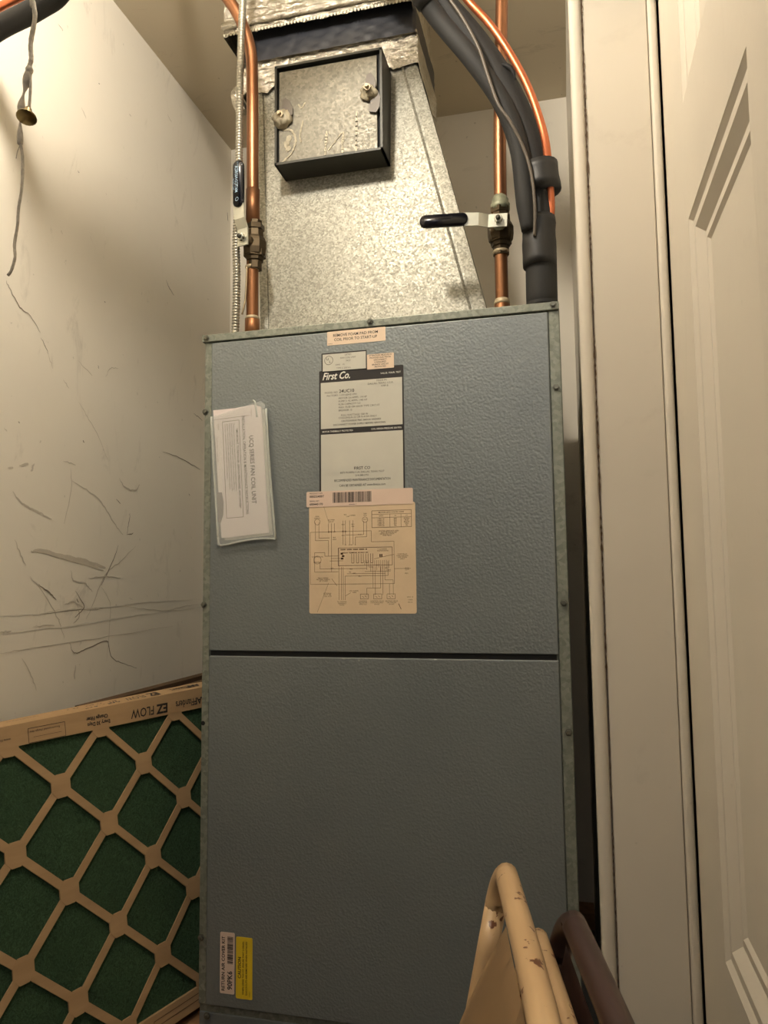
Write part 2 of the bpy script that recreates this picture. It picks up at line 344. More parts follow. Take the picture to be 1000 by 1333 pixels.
# ---- door (open, seen along its face): six-panel door, face at x = .14
DX = .14
door = struct('door_1', B(DX+.016, DX+.035, .03, .994, .02, 2.08), MD)
def frame_strip(y0, y1, z0, z1): return (y0, y1, z0, z1)
bm = bmesh.new()
ROWS = [(.22, .93), (.99-.05, 1.71), (1.844, 2.0)]
ROWS = [(.20, .70), (.935, 1.71), (1.844, 2.0)]
COLS = [(.572, .848), (.15, .425)]
# stiles and rails stand proud of the panels
for y0, y1 in ((.848, .994), (.425, .572), (.03, .15)): box(bm, DX, DX+.0165, y0, y1, .02, 2.08)
for y0, y1 in COLS:
    prev = .02
    for z0, z1 in ROWS: box(bm, DX, DX+.0165, y0, y1, prev, z0); prev = z1
    box(bm, DX, DX+.0165, y0, y1, prev, 2.08)
obj('door_frame_boards', bm, MD, door)
for y0, y1 in COLS:
    for z0, z1 in ROWS:
        bm = bmesh.new()
        # raised panel: slope in, flat trough, slope out, field
        rings = []
        for ins, dep in ((0, .0002), (.006, .0042), (.017, .0036), (.029, .0118), (.040, .0104), (.0445, .0135)):
            rings.append([bm.verts.new((DX+dep, y, z)) for y, z in ((y0+ins, z0+ins), (y1-ins, z0+ins), (y1-ins, z1-ins), (y0+ins, z1-ins))])
        for a, b in zip(rings, rings[1:]):
            for k in range(4): bm.faces.new((a[k], b[k], b[(k+1) % 4], a[(k+1) % 4]))
        bm.faces.new(rings[-1]); bmesh.ops.recalc_face_normals(bm, faces=bm.faces[:])
        for f in bm.faces:
            if f.normal.x > 0: f.normal_flip()
        obj('door_panel', bm, MD, door)
for z in (.35, 1.08, 1.88):
    hg = obj('hinge', lathe(bmesh.new(), (DX+.040, 1.0, z-.04), (0, 0, 1), [(0, .005), (.08, .005)]), MZINC, door, True)

# ================================================================== the fan coil unit
D = 1.1
unit = thing('fan_coil_unit', 'tall grey pebbled steel fan coil cabinet with stickers, beside the cream wall', 'air handler', (-.284, 1.38, 0))
obj('cabinet_body', B(-.566, -.001, D+.002, 1.62, .672, 1.7215), MGALD, unit)
obj('base_cabinet', B(-.566, -.001, D, 1.62, 0, .672, bev=.001), MPEB, unit)
obj('top_flange', B(-.5705, -.0015, D-.005, D+.02, 1.7105, 1.7225, bev=.001), MGALD, unit)
obj('corner_flange', B(-.5665, -.5545, D-.0015, D+.01, .684, 1.7095, bev=.0008), MGALD, unit)
obj('corner_flange', B(-.0165, -.0015, D-.0015, D+.01, .684, 1.7095, bev=.0008), MGALD, unit)
obj('upper_access_panel', B(-.5535, -.0175, D-.004, D+.01, 1.2125, 1.708, bev=.0015), MPEB, unit)
obj('lower_access_panel', B(-.5535, -.0175, D-.004, D+.01, .6845, 1.2045, bev=.0015), MPEB, unit)
obj('panel_gap', B(-.552, -.02, D-.0005, D+.01, 1.204, 1.2128), MBLK, unit)
for (x, z) in ((-.565, 1.595), (-.564, 1.284), (-.563, .78), (-.563, 1.719-.002), (-.0095, 1.7175), (-.286, 1.7185),
               (-.009, 1.595), (-.008, 1.285), (-.007, 1.106), (-.552, .668)):
    y = D-.0055 if z > 1.71 else D-.0015
    bm = lathe(bmesh.new(), (x, y, z), (0, -1, 0), [(0, .0055), (.0008, .0055), (.0009, .0038), (.0042, .0036), (.0048, .003)], 6)
    obj('screw', bm, MSCREW, unit)
obj('knockout_hole', lathe(bmesh.new(), (-.5635, D-.0016, 1.1), (0, -1, 0), [(0, .0035), (.0004, .0035)], 10), MBLK, unit)

# ---- stickers: PY is the plane of the print
SY = D-.0042
def sticker(name, x0, x1, z0, z1, mat, label=None, r=.002, off=0, tilt=0):
    bm = prism(bmesh.new(), rrect(x0, x1, z0, z1, r), (0, SY-off, 0), (1, 0, 0), (0, 0, 1), (0, -.0003, 0))
    o = obj(name, bm, mat, unit)
    if label: o['label'] = label
    return o
def PR(x, z, off=0): return Print((x, SY-.00045-off, z), (1, 0, 0), (0, 0, 1))
# 1 foam pad note
s = sticker('warning_sticker', -.356, -.262, 1.6865, 1.7085, MPAPER, 'small peach sticker reading REMOVE FOAM PAD FROM COIL', .001)
p = PR(-.31, 1.698); p.text('REMOVE FOAM PAD FROM', 0, .0035, .0062, align='CENTER', bold=.012, sx=.98)
p.text('COIL PRIOR TO START-UP', 0, -.0035, .0062, align='CENTER', bold=.012, sx=.95).text('20S04-4', -.0445, -.0092, .0022)
p.done('printed_text', MINK, s)
# 2 listing mark label
s = sticker('listing_label', -.3655, -.292, 1.644, 1.6745, MINK, 'pale grey listing label with black border', .001)
p = PR(0, 0, -.0001); p.rect(-.3635, -.2935, 1.6455, 1.6725); p.done('label_face', MPAPERG, s)
p = PR(0, 0, .0001); p.circle(-.3535, 1.6625, .0068, .0007)
p.text('U', -.3555, 1.6645, .0052, align='CENTER', bold=.02).text('L', -.3515, 1.6602, .0052, align='CENTER', bold=.02)
p.done('round_mark', MINK, s)
p = PR(0, 0, .0001)
p.text('LISTED', -.322, 1.6695, .0036, align='CENTER').text('FAN COIL UNIT', -.322, 1.6648, .0036, align='CENTER').text('3KL9', -.322, 1.6600, .0036, align='CENTER')
p.text('33M0    UL', -.335, 1.6545, .0034, align='CENTER').text('TYPE C 250 V.A.', -.329, 1.6490, .0034, align='CENTER'); p.done('printed_text', MINKG, s)
# 3 small attention sticker
s = sticker('attention_sticker', -.2915, -.249, 1.643, 1.6665, MPAPER, 'small peach ATTENTION sticker', .001, .0006)
p = PR(-.2705, 1.655, .0006)
for k, t in enumerate(('ATTENTION: MODULE IS', 'PROVIDED ELECTRICAL', 'DISCONNECT', 'IS REQUIRED', 'BRANCH CIRCUIT', 'PROTECTED')):
    p.text(t, 0, .0092-k*.0036, .0034, align='CENTER', bold=.01, sx=.95)
p.done('printed_text', MINK, s)
# 4 main data plate
s = sticker('data_plate', -.3695, -.2345, 1.452, 1.6465, MINK, 'large black and grey maker data plate', .002)
p = PR(0, 0, -.0001); p.rect(-.3668, -.2368, 1.5545, 1.6275); p.rect(-.3668, -.2368, 1.455, 1.5455); p.done('label_face', MPAPERG, s)
p = PR(0, 0, .0001)
p.text('First Co.', -.3645, 1.6368, .0160, shear=.35, bold=.02, sx=.80)
p.text('VALUE. YOUR. TEST', -.2385, 1.6355, .0036, align='RIGHT', bold=.01)
p.text('MOTOR THERMALLY PROTECTED', -.3645, 1.5497, .0036, bold=.01, sx=.9).text('COIL DESIGN PRESSURE 300 PSIG', -.2385, 1.5497, .0036, align='RIGHT', bold=.01, sx=.9)
p.done('white_lettering', MWHINK, s)
p = PR(0, 0, .0001)
p.text('24UC10', -.337, 1.6120, .0072, bold=.012)
p.text('FIRST CO', -.301, 1.4905, .0062, align='CENTER', bold=.005)
p.text('RECOMMENDED MAINTENANCE DOCUMENTATION', -.301, 1.4725, .0052, align='CENTER', sx=.72, bold=.0)
p.text('CAN BE OBTAINED AT www.firstco.com', -.301, 1.4645, .0050, align='CENTER', sx=.84)
p.text('CAUTION:ELECTRIC SHOCK HAZARD', -.302, 1.5650, .0037, align='CENTER', bold=.01)
p.text('DISCONNECT POWER SUPPLY BEFORE SERVICING', -.305, 1.5595, .0037, align='CENTER', bold=.01)
p.done('bold_lettering', MINK, s)
p = PR(0, 0, .0001)
for t, x, z in (('MADE IN', -.277, 1.6250), ('DALLAS, TEXAS, U.S.A.', -.291, 1.6205), ('4789-8', -.270, 1.6160), ('MODEL NO', -.3605, 1.6110), ('FACTORY: 115V-60HZ-1PH', -.357, 1.6060),
                ('MOTOR 3.6 AMPS. 1/4 HP', -.338, 1.6010), ('PUMP 3 .92 AMPS. 1/40 HP', -.338, 1.5962), ('RUN CAPACITY 5.0', -.338, 1.5914),
                ('MAX. FUSE OR HACR TYPE CIRCUIT', -.338, 1.5866), ('BREAKER 15', -.338, 1.5818), ('FULL WATTAGE: 550 W', -.334, 1.5740), ('COOLING-R-22 OR R-410A ONLY', -.338, 1.5700)):
    p.text(t, x, z, .0041)
p.text('8273 MOBERLY LN. DALLAS, TEXAS 75227', -.301, 1.4845, .0038, align='CENTER').text('214-388-5751', -.301, 1.4795, .0038, align='CENTER')
p.done('small_print', MINKG, s)
# 5 wiring diagram and 6 serial sticker
s = sticker('wiring_diagram', -.3865, -.2195, 1.2700, 1.4360, MPAPER2, 'large tan wiring diagram sticker', .003)
p = PR(-.3865, 1.2700)
def px(a, b): return ((a-30)/860*.167, (940-b)/895*.166)
def ln(*pts, w=.00045): p.line([px(*q) for q in pts], w)
ln((40, 270), (540, 270), (540, 360), (720, 360), (720, 700), (40, 700), (40, 270))
ln((270, 405), (705, 405), (705, 550), (310, 550), (270, 550), (270, 405), w=.0006)
ln((275, 410), (275, 830)); ln((295, 560), (295, 830)); ln((310, 560), (310, 830)); ln((325, 635), (325, 830)); ln((325, 635), (670, 635), (670, 520))
ln((82, 190), (82, 340), (190, 340), (190, 470)); ln((112, 190), (112, 320), (200, 320)); ln((215, 200), (215, 600)); ln((240, 200), (240, 270)); ln((190, 200), (190, 280))
for x in (310, 330, 365, 392): ln((x, 180), (x, 380))
ln((478, 190), (478, 300), (330, 300)); ln((502, 190), (502, 318), (410, 318), (410, 380)); ln((75, 440), (160, 440), (160, 470), (270, 470)); ln((75, 440), (75, 600), (270, 600)); ln((120, 520), (120, 575), (500, 575))
ln((200, 510), (310, 510)); ln((210, 490), (300, 490))
for k in range(5): ln((380+k*38, 455), (380+k*38, 530), (380+k*38+18, 530), (380+k*38+18, 455), w=.0006)
for k in range(13): ln((485+k*16, 510), (485+k*16, 550+(k*37) % 60))
ln((485, 600), (500, 600), (690, 600)); ln((340, 617), (650, 617)); ln((550, 560), (550, 735), (500, 735), (500, 790)); ln((567, 560), (567, 790)); ln((610, 560), (610, 735), (530, 735)); ln((628, 560), (628, 790)); ln((645, 560), (645, 670), (710, 670), (710, 790)); ln((680, 700), (680, 790))
ln((545, 108), (860, 108), (860, 245), (545, 245), (545, 108), w=.0006); ln((545, 138), (860, 138)); ln((545, 165), (860, 165)); ln((690, 138), (690, 245)); ln((778, 138), (778, 245))
ln((560, 500), (600, 490), (720, 465)); ln((215, 655), (260, 715)); ln((370, 770), (330, 795)); ln((720, 580), (850, 580)); ln((150, 50), (195, 200), w=.0003); ln((95, 930), (190, 690), w=.0003); ln((750, 860), (770, 905), w=.0008)
for q in ((490, 178, .0042), (98, 185, .0045), (98, 500, .0060)):
    a = px(q[0], q[1]); p.circle(a[0], a[1], q[2], .0005)
for q in (480, 586, 692):
    a = px(q-32, 822); b = px(q+32, 782); p.frame(a[0], b[0], a[1], b[1]); ln((q-18, 800), (q-2, 812)); ln((q+4, 795), (q+18, 808))
for a, b in ((195, 270), (215, 270), (240, 270), (310, 270), (330, 270)):
    c = px(a, b); p.circle(c[0], c[1], .0012, .0004, 8)
def tx(t, a, b, size=.0026, **k):
    q = px(a, b); p.text(t, q[0], q[1], size, align='CENTER', **k)
for t, a, b in (('MAIN', 98, 140), ('SWITCH', 98, 155), ('BLOWER', 215, 172), ('RELAY', 215, 187), ('BLK', 330, 132), ('CAP', 350, 148), ('3 SPEED', 390, 140), ('FAN', 492, 128), ('MTR', 492, 143),
                ('MOT', 492, 176), ('RED', 312, 213), ('BLU', 392, 213), ('BLK', 392, 230), ('RED', 312, 303), ('WHT', 445, 300), ('BLK', 240, 318), ('WHT', 240, 335), ('Y1', 330, 382), ('COM', 370, 382), ('G', 410, 382),
                ('COOLING COIL', 98, 475), ('CONTROL', 98, 520), ('RED', 220, 572), ('BLK', 375, 578), ('YEL', 365, 603), ('ORG', 400, 615), ('BLU', 445, 637), ('GRN', 535, 565), ('WHT', 590, 550), ('BLK', 655, 573), ('BRN', 680, 590),
                ('HIGH', 820, 578), ('LOW', 820, 590), ('MED', 815, 620), ('FIELD WIRING', 145, 650), ('FACTORY WIRING', 145, 662), ('BY OTHERS', 150, 674), ('OPTIONAL', 180, 775), ('NOTE SEE', 180, 787), ('NO. 4 KIT', 185, 800),
                ('USE COPPER', 395, 757), ('WIRE', 400, 770), ('TO THERMO', 298, 845), ('TERMINALS', 298, 858), ('24VAC', 298, 870), ('COMMON', 468, 840), ('AQUASTAT', 468, 852), ('HTG CLG', 468, 865),
                ('CONTROL VALVE', 580, 840), ('COOLING ONLY', 580, 852), ('24 VAC', 580, 865), ('HEATING VALVE', 695, 840), ('OR CHILLER', 695, 852), ('24 VAC', 695, 865),
                ('T COMMON', 625, 422), ('TRANSFORMER', 630, 435), ('24UC 10', 840, 808), ('1-0308', 840, 830), ('REV B', 840, 850), ('PUMP RELAY', 785, 465), ('WIRE HARNESS', 785, 478), ('FOR MODEL', 785, 490), ('ONLY', 785, 503),
                ('MOTOR LEADS NOT USED', 680, 275), ('MUST BE INSULATED', 680, 287), ('SEPARATELY WITH', 665, 299), ('WIRE NUTS', 665, 311)):
    tx(t, a, b)
tx('MOTOR LEAD COLOR CODE', 700, 123, .0030, bold=.01)
for k in range(5): tx('%d SPD LO' % (k+1), 618, 176+k*14, .0026, bold=.015); tx(('RED', 'BLU', 'BLK', 'BLK', 'YEL')[k], 733, 176+k*14, .0026, bold=.01); tx(('RD/BLK', 'BLUE', 'BLACK', 'ORG', 'YEL')[k], 822, 176+k*14, .0026, bold=.015)
tx('SPEED', 620, 152); tx('HI', 733, 152); tx('LO', 822, 152)
for k in range(30):
    a = 290+k*7.2
    if k % 7 != 6: q = px(a, 425); p.rect(q[0], q[0]+.0009, q[1], q[1]+.0022)
tx('RELAY TERMINAL BOARD 24V', 410, 446, .003, bold=.02)
p.done('circuit_drawing', MINKB, s)
p = PR(-.3865, 1.2700, .0001)
for a, b in ((290, 460), (300, 480), (292, 500)):
    q = px(a, b); p.rect(q[0], q[0]+.004, q[1], q[1]+.003)
for x in (604, 618):
    q = px(x, 485); p.rect(q[0], q[0]+.0017, q[1], q[1]+.0045)
p.done('terminal_marks', MINKB, s)
s = sticker('serial_sticker', -.3905, -.2225, 1.4330, 1.4570, MPINK, 'pale pink serial number sticker with barcode', .002, .0006)
p = PR(0, 0, .0006); p.text('PRODUCT NO', -.3855, 1.4540, .0032).text('005D240BT', -.3855, 1.4492, .0048, bold=.02)
p.text('SERIAL NO', -.3855, 1.4422, .0032).text('600445170', -.3855, 1.4372, .0048, bold=.02); p.bars(-.348, -.286, 1.4385, 1.4545, 34); p.text('00044951 7', -.316, 1.4352, .0026, align='CENTER')
p.done('printed_text_and_barcode', MINK, s)
# 7, 8 lower labels, lettering reads upwards
def PV(x, z): return Print((x, SY-.00045, z), (0, 0, 1), (-1, 0, 0))
s = sticker('kit_label', -.5300, -.5065, .7045, .7925, MPINK, 'pale label reading RETURN AIR COVER KIT', .002)
p = PV(-.5300, .7045); p.text('RETURN AIR COVER KIT', .0035, -.0055, .0072, bold=.02, sx=1.0).text('90PK6', .006, -.0165, .0112, bold=.02, sx=.9)
p.bars(.043, .083, -.0212, -.0118, 26)
p.done('printed_text_and_barcode', MINK, s)
s = sticker('caution_label', -.5040, -.4775, .7000, .7880, MYEL, 'yellow CAUTION label beside the kit label', .002)
p = PV(-.5040, .7000); p.text('CAUTION', .044, -.0060, .0068, align='CENTER', bold=.02)
p.text('WHEN USING THIS KIT, ENSURE THAT 2 DRAIN', .044, -.0118, .0038, align='CENTER', bold=.015, sx=.93)
p.text('KNOCKOUTS ARE REMOVED WHEN INSTALLED', .044, -.0170, .0038, align='CENTER', bold=.015, sx=.93).text('13520-2', .0035, -.0222, .0024)
p.done('printed_text', MINK, s)

# ---- booklet in its plastic pouch
bk = thing('instruction_booklet', 'white folded instruction booklet in a clear plastic pouch stuck on the cabinet', 'booklet', (-.498, 1.093, 1.372))
bu, bv = Vector((.055, 0, -1)).normalized(), Vector((1, 0, .055)).normalized()     # text runs down; lines stack to the left
O = Vector((-.5475, D-.0062, 1.5945))
def bpt(a, b): return O+bu*a+bv*b
bm = bmesh.new(); poly = [(0, .002), (.0, .062), (.002, .079), (.214, .088), (.2145, .004)]
poly = [(0, .001), (.001, .040), (-.001, .070), (.004, .083), (.204, .086), (.2065, .020), (.2060, .006)]
prism(bm, poly, O, bu, bv, (0, -.005, 0)); obj('booklet_cover', bm, MBOOK, bk)
prism(bm := bmesh.new(), [(a+.004, b+.0045) for a, b in poly], O+Vector((0, .0004, 0)), bu, bv, (0, -.0035, 0)); obj('booklet_pages', bm, MPAPERG, bk)
Pb = lambda off=.0053: Print(O+Vector((0, -off, 0)), bu, bv)
p = Pb(); p.text('UCQ SERIES FAN COIL UNIT', .1025, .0640, .0100, align='CENTER', bold=.012, sx=.86)
p.text('INSTALLATION, OPERATION & MAINTENANCE INSTRUCTIONS', .094, .0520, .0066, align='CENTER', sx=.84, bold=.010)
p.text('*IMPORTANT TO INSTALLER, SERVICE PERSONNEL AND OWNER*', .098, .0405, .0048, align='CENTER', bold=.015, sx=.90)
for k, t in enumerate(('These instructions have been developed for installation by qualified technicians.', 'Read them before installing, and keep them near the unit for future reference.',
                       'Failure to follow the directions may create a hazard, cause damage or void the', 'warranty. Check all local codes, and consult the factory if anything is unclear.', 'Save these instructions for the owner and the service technician.')):
    p.text(t, .025, .0355-k*.0036, .0037, sx=.92)
p.frame(.021, .1760, .0165, .0450, .0007); p.line([(.016, .0015), (.0155, .063)], .0005); p.line([(.006, .0665), (.018, .0665)], .0004)
p.done('cover_lettering', MINK, bk)
p = Pb()
for k, (t, x) in enumerate((('GENERAL', .023), ('The unit is shipped in one carton. Inspect on', .045), ('arrival for damage, and report any claim to the carrier', .040))):
    p.text(t, x, .0090-k*.0034, .0030, sx=.8)
p.done('small_print', MINKG, bk)
prism(bm := bmesh.new(), [(.134, .0015), (.134, .0100), (.150, .0125), (.170, .0110), (.1815, .0065), (.181, .0015)], O+Vector((0, -.0053, 0)), bu, bv, (0, -.0003, 0))
obj('torn_grey_patch', bm, plain('grey_patch', srgb(128, 118, 114), .7), bk)
# pouch: a film with thick welded rims
bm = bmesh.new()
prism(bm, [(.0115, -.0045), (-.005, .0845), (.002, .0905), (.2165, .0975), (.2130, .085), (.2150, .040), (.2185, .012), (.2165, -.001)], O+Vector((0, -.0062, 0)), bu, bv, (0, -.0003, 0))
obj('plastic_pouch', bm, MPLAST, bk)
MRIM = plain('milky_plastic_rim', srgb(196, 200, 192), .25, 0, .12, 60, .5, 80)
for pts in ([(.010, -.003), (.10, -.002), (.205, .0)], [(.205, .0), (.2165, .002), (.2175, .014), (.214, .040), (.2125, .07), (.2150, .0965)],
            [(.008, .0915), (.10, .0925), (.2150, .0965)], [(-.008, .0700), (-.003, .0735), (.02, .076)]):
    obj('welded_rim', T([tuple(bpt(a, b)+Vector((0, -.0045, 0))) for a, b in pts], .0017, 6, 6), MRIM, bk, True)

# ================================================================== supply plenum
pl = thing('sheet_metal_plenum', 'tapered galvanized steel plenum standing on the grey cabinet', 'duct', (-.31, 1.36, 1.722))
def loft(bm, sects):
    R = [[bm.verts.new(p) for p in s] for s in sects]
    for a, b in zip(R, R[1:]):
        n = len(a)
        for k in range(n): bm.faces.new((a[k], a[(k+1) % n], b[(k+1) % n], b[k]))
    bm.faces.new(R[0][::-1]); bm.faces.new(R[-1]); bmesh.ops.recalc_face_normals(bm, faces=bm.faces[:]); return bm
PF0, PF1 = 1.20, 1.245
bm = loft(bmesh.new(), [[(-.512, PF0, 1.7227), (-.108, PF0, 1.7227), (-.108, 1.60, 1.7227), (-.512, 1.60, 1.7227)],
                        [(-.545, PF1, 2.255), (-.238, PF1, 2.255), (-.238, 1.42, 2.255), (-.545, 1.42, 2.255)]])
obj('plenum_body', bm, MGAL, pl)
# folded corner seams
def seam(x0, x1, wd, mat=MGAL, out=.004):
    return loft(bmesh.new(), [[(x0-wd/2, PF0-out, 1.7235), (x0+wd/2, PF0-out*.6, 1.7235), (x0+wd/2, PF0+.006, 1.7235), (x0-wd/2, PF0+.006, 1.7235)],
                              [(x1-wd/2, PF1-out, 2.25), (x1+wd/2, PF1-out*.6, 2.25), (x1+wd/2, PF1+.006, 2.25), (x1-wd/2, PF1+.006, 2.25)]])
obj('corner_seam', seam(-.118, -.248, .018), MGAL, pl); obj('corner_seam', seam(-.1335, -.2635, .004, out=.006), MGAL, pl)
obj('corner_seam', seam(-.502, -.535, .012), MGAL, pl)
obj('bottom_flange', B(-.515, -.100, PF0-.012, PF0+.01, 1.7226, 1.7236), MGAL, pl)
# access box with cover, fasteners and dried sealant
X0, X1, Z0, Z1 = -.476, -.281, 2.043, 2.226
YB, YF = 1.222, 1.172
fr = bmesh.new()
for a in ((X0, X0+.004, Z0, Z1), (X1-.004, X1, Z0, Z1), (X0, X1, Z0, Z0+.004), (X0, X1, Z1-.004, Z1)): box(fr, a[0], a[1], YF, YB+.03, a[2], a[3])
ab = obj('access_box_frame', fr, MDARK, pl)
obj('access_cover', B(X0+.007, X1-.010, YF+.004, YF+.006, Z0+.006, Z1-.010, bev=.0008), MBOXC, ab)
obj('box_backing', B(X0+.003, X1-.003, YF+.010, YB+.02, Z0+.003, Z1-.003), MBLK, ab)
for cx, cz, s_ in ((X0+.014, 2.125, 1), (X1-.024, 2.147, .85)):
    bm = bmesh.new(); rnd = random.Random(int(cx*-1000))
    lathe(bm, (cx, YF+.004, cz), (0, -1, 0), [(0, .017*s_), (.004, .018*s_), (.008, .013*s_), (.011, .014*s_), (.014, .008*s_), (.018, .007*s_), (.020, .003)], 14)
    for v in bm.verts: v.co += Vector((rnd.uniform(-1, 1), rnd.uniform(-.6, .6), rnd.uniform(-1, 1)))*.0030
    obj('sealant_blob', bm, MGLUE, ab, True)
    bm = lathe(bmesh.new(), (cx+.002, YF-.013, cz), (0, -1, 0), [(0, .006), (.003, .006), (.0032, .0035), (.009, .0032)], 6); obj('fastener_nut', bm, MSOLDER, ab)
for cx, cz, a in ((X0+.024, 2.146, .3), (X1-.012, 2.128, -.2), (X1-.020, 2.165, .1)):
    bm = bmesh.new(); prism(bm, [(x*.010, z*.017) for x, z in ((-.8, -1), (.5, -1.05), (.9, -.4), (.75, .5), (.2, 1.05), (-.5, .9), (-.9, .2))], (cx, YF+.002, cz), (math.cos(a), 0, math.sin(a)), (-math.sin(a), 0, math.cos(a)), (0, -.003, 0))
    obj('clip_tab', bm, MCABLE, ab)
def smear(pts, w):
    bm = bmesh.new(); P = catmull([(x, 0, z) for x, z in pts], 8); rnd = random.Random(len(pts)*7)
    for i, (a, b) in enumerate(zip(P, P[1:])):
        t = (b-a).normalized(); n = Vector((-t.z, 0, t.x)); ww = w*(.5+.7*rnd.random())
        for q in (1,):
            r = bmesh.ops.create_cube(bm, size=1)
            for v in r['verts']: v.co = (a+b)/2+t*v.co.x*(b-a).length*1.3+n*v.co.z*ww+Vector((0, YF+.0035+v.co.y*.0012, 0))
    return bm
for pts, w in ((((-.462, 2.108), (-.446, 2.104), (-.438, 2.085), (-.446, 2.062), (-.466, 2.046)), .004), (((-.448, 2.095), (-.455, 2.078), (-.449, 2.068)), .010),
               (((-.433, 2.150), (-.427, 2.143), (-.420, 2.151)), .003), (((-.424, 2.118), (-.430, 2.095), (-.428, 2.080)), .003),
               (((-.381, 2.092), (-.384, 2.050)), .0045), (((-.378, 2.058), (-.353, 2.086)), .0025), (((-.351, 2.086), (-.353, 2.050)), .004), (((-.327, 2.118), (-.329, 2.050)), .004)):
    obj('sealant_smear', smear(pts, w), MGLUE, ab)
# foil collar round the plenum top, black fabric connector, foil wrapped duct above
dt = thing('flexible_duct_connector', 'foil taped duct with black fabric connector running up to the ceiling', 'duct', (-.4, 1.33, 2.25))
def sheet(x0, x1, z0, z1, y, amp, nx=60, nz=12, seed=1, slope=0, ragged=0):
    """crinkled front sheet with returns on both sides"""
    rnd = random.Random(seed); bm = bmesh.new()
    P = [(x0, 1.43)]+[(x0, y)]
    cols = [(x0, 1.43), (x0, 1.40), (x0, 1.36), (x0, 1.31), (x0, 1.27)]+[(x0+(x1-x0)*k/nx, y) for k in range(nx+1)]+[(x1, y+(.20)*k/14) for k in range(1, 15)]
    G = []
    rg = [rnd.uniform(-1, 1)*ragged for _ in cols]
    for j in range(nz+1):
        row = []
        for i, (x, yy) in enumerate(cols):
            zb = z0+(rg[i]+rg[max(0, i-1)]+rg[max(0, i-2)])/3
            z = zb+(z1-zb)*j/nz
            a = amp*(math.sin(i*.9+j*1.7+math.sin(j*2.3+seed))*.5+rnd.uniform(-.6, .6))
            side = i > 5+nx-1 or i < 5
            row.append(bm.verts.new((x+(a if side else 0), yy+(0 if side else a), z+rnd.uniform(-.3, .3)*amp)))
        G.append(row)
    for a, b in zip(G, G[1:]):
        for k in range(len(a)-1): bm.faces.new((a[k], a[k+1], b[k+1], b[k]))
    return bm
obj('foil_tape_collar', sheet(-.5665, -.2305, 2.2325, 2.292, 1.236, .0012, seed=4, ragged=.010), MFOIL, dt)
o = obj('fabric_connector', sheet(-.574, -.233, 2.286, 2.345, 1.228, .0007, seed=9), MFAB, dt, True)
obj('foil_wrapped_duct', sheet(-.590, -.236, 2.328, CZ-.002, 1.205, .0016, seed=12, ragged=.004), MFOIL, dt)
obj('collar_roll', T([(-.566, 1.234, 2.292), (-.40, 1.233, 2.293), (-.231, 1.234, 2.292)], .003, 8, 8), MFOIL, dt, True)
obj('duct_roll', T([(-.592, 1.202, 2.345), (-.40, 1.200, 2.345), (-.234, 1.203, 2.345)], .006, 8, 8), MFOIL, dt, True)
obj('duct_core', B(-.56, -.240, 1.25, 1.42, 2.257, CZ), MFAB, dt)
bm = bmesh.new()
for k in range(56):
    x = -.588+k*.0063
    prism(bm, [(-.0024, 0), (.0024, 0), (.0012, -.005), (-.0012, -.005)], (x, 1.2035, 2.331), (1, 0, 0), (0, 0, 1), (0, -.0012, 0))
st = obj('stitched_edge', bm, MSTITCH, dt); st['kind'] = 'stuff'
bm = T([(-.572, 1.25, 2.205), (-.582, 1.245, 2.235), (-.576, 1.26, 2.262)], .012, 8, 5)
obj('torn_foil_flap', bm, MFOIL, dt)

